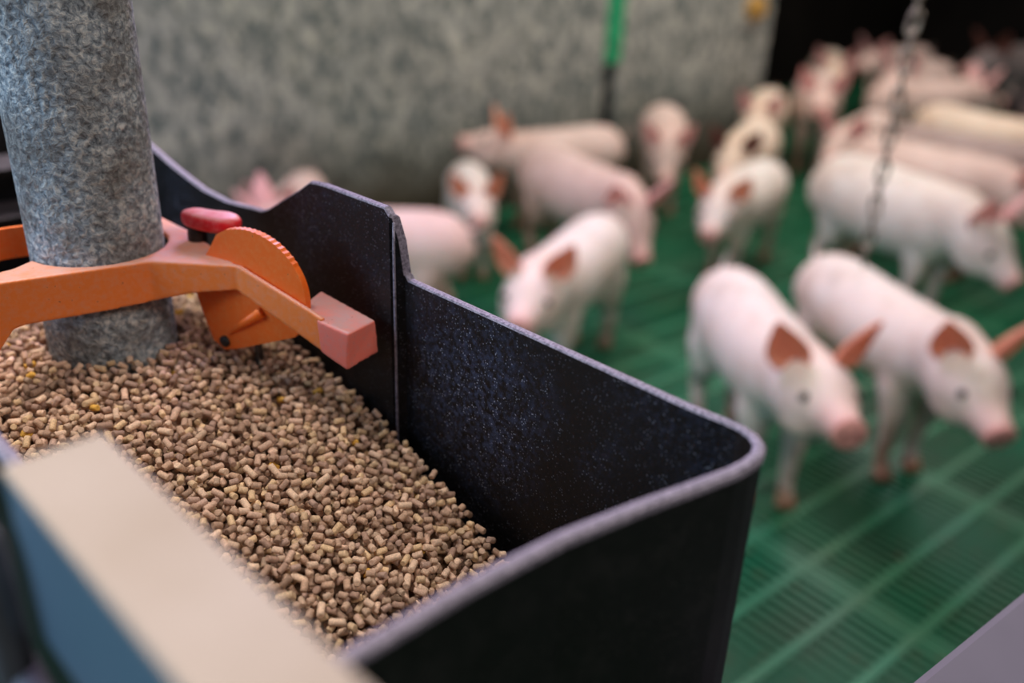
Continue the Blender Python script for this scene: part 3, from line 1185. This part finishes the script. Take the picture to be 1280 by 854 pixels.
def pig(x, y, heading, hyaw=0, hpitch=20, sc=1.0, skin='pig_white', ear='ear_orange', phase=0.0, arch=0.0, earrot=0.0, label='', fat=1.0):
    root = None
    spine = []
    # body rings: x, z, half width, half height
    body = [(-.318, .305, .020, .022), (-.308, .300, .048, .050), (-.280, .293, .074, .077), (-.225, .286, .090, .092), (-.155, .279, .093, .097),
            (-.080, .274, .092, .099), (-.005, .274, .090, .098), (.060, .279, .085, .096), (.110, .288, .077, .088)]
    head = [(.0, .072, .080), (.040, .070, .076), (.072, .071, .074), (.102, .068, .069), (.128, .056, .057), (.150, .043, .044), (.170, .036, .036), (.188, .0315, .031), (.200, .031, .030), (.206, .027, .026)]
    bm = bmesh.new()
    pts, ws, hs = [], [], []
    for (bx_, bz_, w, h) in body:
        pts.append(Vector((bx_, 0, bz_ + arch * (1 - ((bx_ + .07) / .2) ** 2) * 0.02)))
        ws.append(w * fat)
        hs.append(h * (1 + (fat - 1) * .6))
    p = Vector((.150, 0, .305))
    last = 0.0
    HY, HP = math.radians(hyaw), math.radians(hpitch)
    head_pts = []
    for (d_, w, h) in head:
        f_ = sm((d_ + 0.03) / 0.10)
        dirv = Vector((math.cos(HY * f_) * math.cos(HP * f_), math.sin(HY * f_) * math.cos(HP * f_), -math.sin(HP * f_)))
        p = p + dirv * (d_ - last)
        last = d_
        pts.append(p.copy())
        ws.append(w)
        hs.append(h)
        head_pts.append((p.copy(), dirv))
    tube(bm, pts, ws, 20, Vector((0, 0, 1)), hs)
    # cheeks and brow
    hp, hd = head_pts[3]
    # legs
    feet = []
    for (lx, ly, fr, ph) in ((.082, .042, 1, phase), (.082, -.042, 1, -phase), (-.222, .046, 0, -phase), (-.222, -.046, 0, phase)):
        sw = ph * 0.04
        if fr:
            chain = [((lx - .010, ly * .85, .270), .040), ((lx - .002, ly, .205), .038), ((lx + .008 + sw * .4, ly, .148), .0270), ((lx + .004 + sw * .7, ly, .100), .0195), ((lx - .002 + sw, ly, .050), .0165), ((lx + .008 + sw, ly, .018), .019)]
        else:
            chain = [((lx + .01, ly * .8, .275), .050), ((lx + .018, ly, .208), .050), ((lx + .012 + sw * .3, ly, .160), .038), ((lx - .028 + sw * .6, ly, .112), .0225), ((lx - .022 + sw * .8, ly, .066), .0175), ((lx - .012 + sw, ly, .040), .0165), ((lx - .002 + sw, ly, .018), .019)]
        tube(bm, [c_[0] for c_ in chain], [c_[1] for c_ in chain], 12, Vector((1, 0, 0)))
        feet.append((lx + (.008 if fr else -.002) + sw, ly))
    # tail
    tl = [(-.305, 0, .325), (-.330, .004, .335), (-.345, .012, .352), (-.338, .018, .372), (-.326, .012, .382)]
    tube(bm, tl, [.011, .009, .008, .007, .006], 8)
    # brow / jaw fill
    for sgn in (1, -1):
        q, dq = head_pts[3]
        sd = dq.cross(Vector((0, 0, 1))).normalized() * sgn
        dn = sd.cross(dq).normalized()
        if dn.z > 0:
            dn = -dn
        c0 = q + sd * .030 + dn * .026
        tube(bm, [c0 - dq * .045, c0 - dq * .02, c0 + dq * .015, c0 + dq * .045], [.020, .038, .034, .014], 10)
    me = evaluated(bm, [('REMESH', dict(mode='VOXEL', voxel_size=0.0062)), ('SMOOTH', dict(factor=0.6, iterations=14))])
    # zones: snout pinkness (r), lower leg muck (g)
    n = len(me.vertices)
    co = np.empty(n * 3)
    me.vertices.foreach_get('co', co)
    co = co.reshape(-1, 3)
    sn = np.array(head_pts[-1][0])
    dsn = np.linalg.norm(co - sn, axis=1)
    rz = np.clip((0.075 - dsn) / 0.05, 0, 1)
    gz = np.clip((0.20 - co[:, 2]) / 0.14, 0, 1) * (dsn > 0.12)
    ca = me.color_attributes.new('zone', 'FLOAT_COLOR', 'POINT')
    ca.data.foreach_set('color', np.stack([rz, gz, rz * 0, rz * 0 + 1], 1).ravel())
    me.name = 'pig'
    root = link('pig', me, M[skin], None, True)
    # ears
    hq, hd = head_pts[2]
    sd = hd.cross(Vector((0, 0, 1))).normalized()       # to the pig's right
    upv = sd.cross(hd).normalized()
    fwdm = Matrix((hd, -sd, upv)).transposed().to_4x4()  # local X forward, Y left, Z up
    for sgn in (1, -1):
        em = ear_bm(sgn, 1.0)
        em.name = 'ear'
        eo = link('ear', em, M[ear], root, True)
        loc = hq + hd * (-0.004) - sd * (sgn * .046) + upv * .050
        eo.matrix_parent_inverse = Matrix.Identity(4)
        eo.matrix_local = Matrix.Translation(loc) @ fwdm @ Matrix.Rotation(math.radians(-(4 + 0.6 * max(hpitch, -5))), 4, 'Y') @ Matrix.Rotation(math.radians(-sgn * (19 + earrot)), 4, 'X') @ Matrix.Rotation(math.radians(sgn * 32), 4, 'Z')
    # eyes
    eq, ed = head_pts[5]
    for sgn in (1, -1):
        eb = bmesh.new()
        bmesh.ops.create_uvsphere(eb, u_segments=14, v_segments=10, radius=.0085)
        eo = obj('eye', eb, M['eye'], root, True)
        eo.location = head_pts[4][0] - sd * (sgn * .047) + upv * .030
    # snout disc with two nostrils
    sq, sdn = head_pts[-1]
    eb = bmesh.new()
    tube(eb, [Vector((-.006, 0, 0)), Vector((.002, 0, 0)), Vector((.0045, 0, 0))], [.0295, .030, .026], 22, Vector((0, 0, 1)), [.0275, .028, .024])
    so = obj('snout', eb, M['snout'], root, True)
    fm = Matrix((sdn, -sd, sd.cross(sdn))).transposed().to_4x4()
    so.matrix_local = Matrix.Translation(sq) @ fm
    for sgn in (1, -1):
        eb = bmesh.new()
        tube(eb, [Vector((.003, sgn * .0110, 0)), Vector((.0052, sgn * .0110, 0))], [.0050, .0048], 12, Vector((0, 0, 1)), [.007, .0065])
        no = obj('nostril', eb, M['nostril'], so, True)
    # hooves: two claws each
    for (fx, fy) in feet:
        eb = bmesh.new()
        for s in (1, -1):
            tube(eb, [(fx + .000, fy + s * .008, .026), (fx + .006, fy + s * .009, .012), (fx + .009, fy + s * .009, .0)], [.009, .0105, .0115], 10, Vector((1, 0, 0)), [.012, .015, .017])
        obj('hoof', eb, M['hoof'], root, True)
    root.location = (x, y, 0)
    root.rotation_euler = (0, 0, math.radians(heading))
    root.scale = (sc, sc, sc)
    tag(root, label, 'pig', 'piglets in the pen')
    return root


PIGS = [
    # x, y, heading, head yaw, head pitch, scale, skin, ear, phase, label
    (1.535, 0.785, -129, 0, -4, 1.03, 'pig_white', 'ear_orange', 0.3, 'white piglet just beyond the hopper corner, large orange ear facing us, nearest of the pigs'),
    (1.840, 0.655, -119, -10, 18, 1.03, 'pig_white', 'ear_orange', -0.2, 'white piglet with lowered head and upright ears, standing right of the nearest pig'),
    (1.563, 1.368, -160, 12, 6, 1.00, 'pig_white', 'ear_orange', 0.2, 'small bright white piglet facing us with both orange ears raised, just above the hopper rim'),
    (1.290, 1.880, 130, 0, 20, 1.02, 'pig_pink', 'ear_pink', 0.0, 'pink pig seen from behind, only its round rump showing above the hopper rim'),
    (2.120, 1.770, -103, -12, 42, 1.04, 'pig_pink', 'ear_pink', 0.1, 'large pink pig with arched back and hanging head behind the small bright white piglet'),
    (2.430, 2.240, 162, -10, -12, 0.98, 'pig_pink', 'ear_orange', 0.0, 'pink pig along the concrete wall with raised head turned to the left'),
    (1.910, 2.085, -128, 0, 0, 0.84, 'pig_white', 'ear_orange', 0.0, 'small white piglet in front of the wall looking down, left of the arched pink pig'),
    (2.990, 2.130, -141, 0, 36, 1.0, 'pig_pink', 'ear_pink', 0.2, 'pink pig facing us behind the arched pink pig, snout pointing down'),
    (2.540, 1.490, -168, 10, 18, 0.94, 'pig_white', 'ear_orange', 0.4, 'white piglet facing us in the middle of the herd with one foreleg forward'),
    (3.060, 1.800, -160, 0, 16, 0.98, 'pig_cream', 'ear_dark', 0.1, 'cream pig with dark ears peering over the back of the white piglet in mid herd'),
    (2.680, 1.000, -107, 4, 34, 1.12, 'pig_white', 'ear_pink', 0.25, 'big white pig in side view with muzzle lowered at the right edge, behind the chain'),
    (3.130, 1.080, -88, 0, 24, 1.10, 'pig_pink', 'ear_pink', 0.1, 'long pink pig standing directly behind the big white side-on pig'),
    (3.500, 1.100, -82, 0, 20, 1.1, 'pig_dull', 'ear_pink', 0.0, 'duller pinkish grey pig third in the row at the right edge'),
    (4.640, 1.740, -30, 0, 10, 1.12, 'pig_pink', 'ear_pink', 0.0, 'pink pig side-on at the back of the herd in front of the dark wall'),
    (4.020, 1.240, -100, 0, 26, 1.08, 'pig_cream', 'ear_orange', 0.0, 'cream pig with an orange ear right of the chain near the back'),
    (3.760, 2.150, -155, 0, 14, 0.98, 'pig_cream', 'ear_pink', 0.0, 'cream pig facing us in front of the end of the concrete wall'),
    (4.120, 2.080, -150, 0, 0, 1.12, 'pig_pink', 'ear_pink', 0.0, 'rosy pig with raised ears between the concrete end and the dark doorway'),
    (5.000, 2.480, -150, 0, 6, 1.1, 'pig_cream', 'ear_pink', 0.0, 'cream pig farthest back left of the chain with only its ears rising over the herd'),
    (5.150, 2.050, 178, 0, 0, 1.1, 'pig_pink', 'ear_pink', 0.0, 'pink pig far back right of the chain with one ear sticking up'),
    (6.000, 1.800, 160, 0, 10, 1.3, 'pig_grey', 'ear_dark', 0.0, 'dark grey pig alone at the very back in the upper right corner'),
    (4.900, 1.150, -100, 0, 24, 1.1, 'pig_spot', 'ear_dark', 0.0, 'grey pig with a dark patch at the right edge below the farthest pig'),
    (1.420, 2.380, -138, 0, 0, 0.80, 'pig_pink', 'ear_pink', 0.0, 'pink pig by the concrete wall, glimpsed through the dip in the hopper rim'),
    (4.480, 0.900, -80, 0, 20, 1.1, 'pig_dull', 'ear_dark', 0.0, 'dull pink pig cut off by the right edge between the rows'),
    (5.750, 2.450, 172, 0, 4, 1.1, 'pig_pink', 'ear_pink', 0.0, 'pink pig against the dark back wall, deepest of the pigs left of the grey one'),
    (5.650, 1.330, 150, 0, 4, 1.1, 'pig_dull', 'ear_dark', 0.0, 'dull brownish pig at the right edge just behind the grey pig with the dark patch'),
    (3.660, 1.640, -172, 0, 14, 0.98, 'pig_pink', 'ear_pink', 0.0, 'pink pig in the thick of the herd behind the rumps of the big side-on pigs'),
]
for (x, y, hd_, hy, hp_, sc, skin, ear, ph, lab) in PIGS:
    pig(x, y, hd_, hy, hp_, sc, skin, ear, ph, label=lab, fat=1.22 if 'big white' in lab else (1.1 if x > 2.0 else 1.0))

print('script done', len(bpy.data.objects))
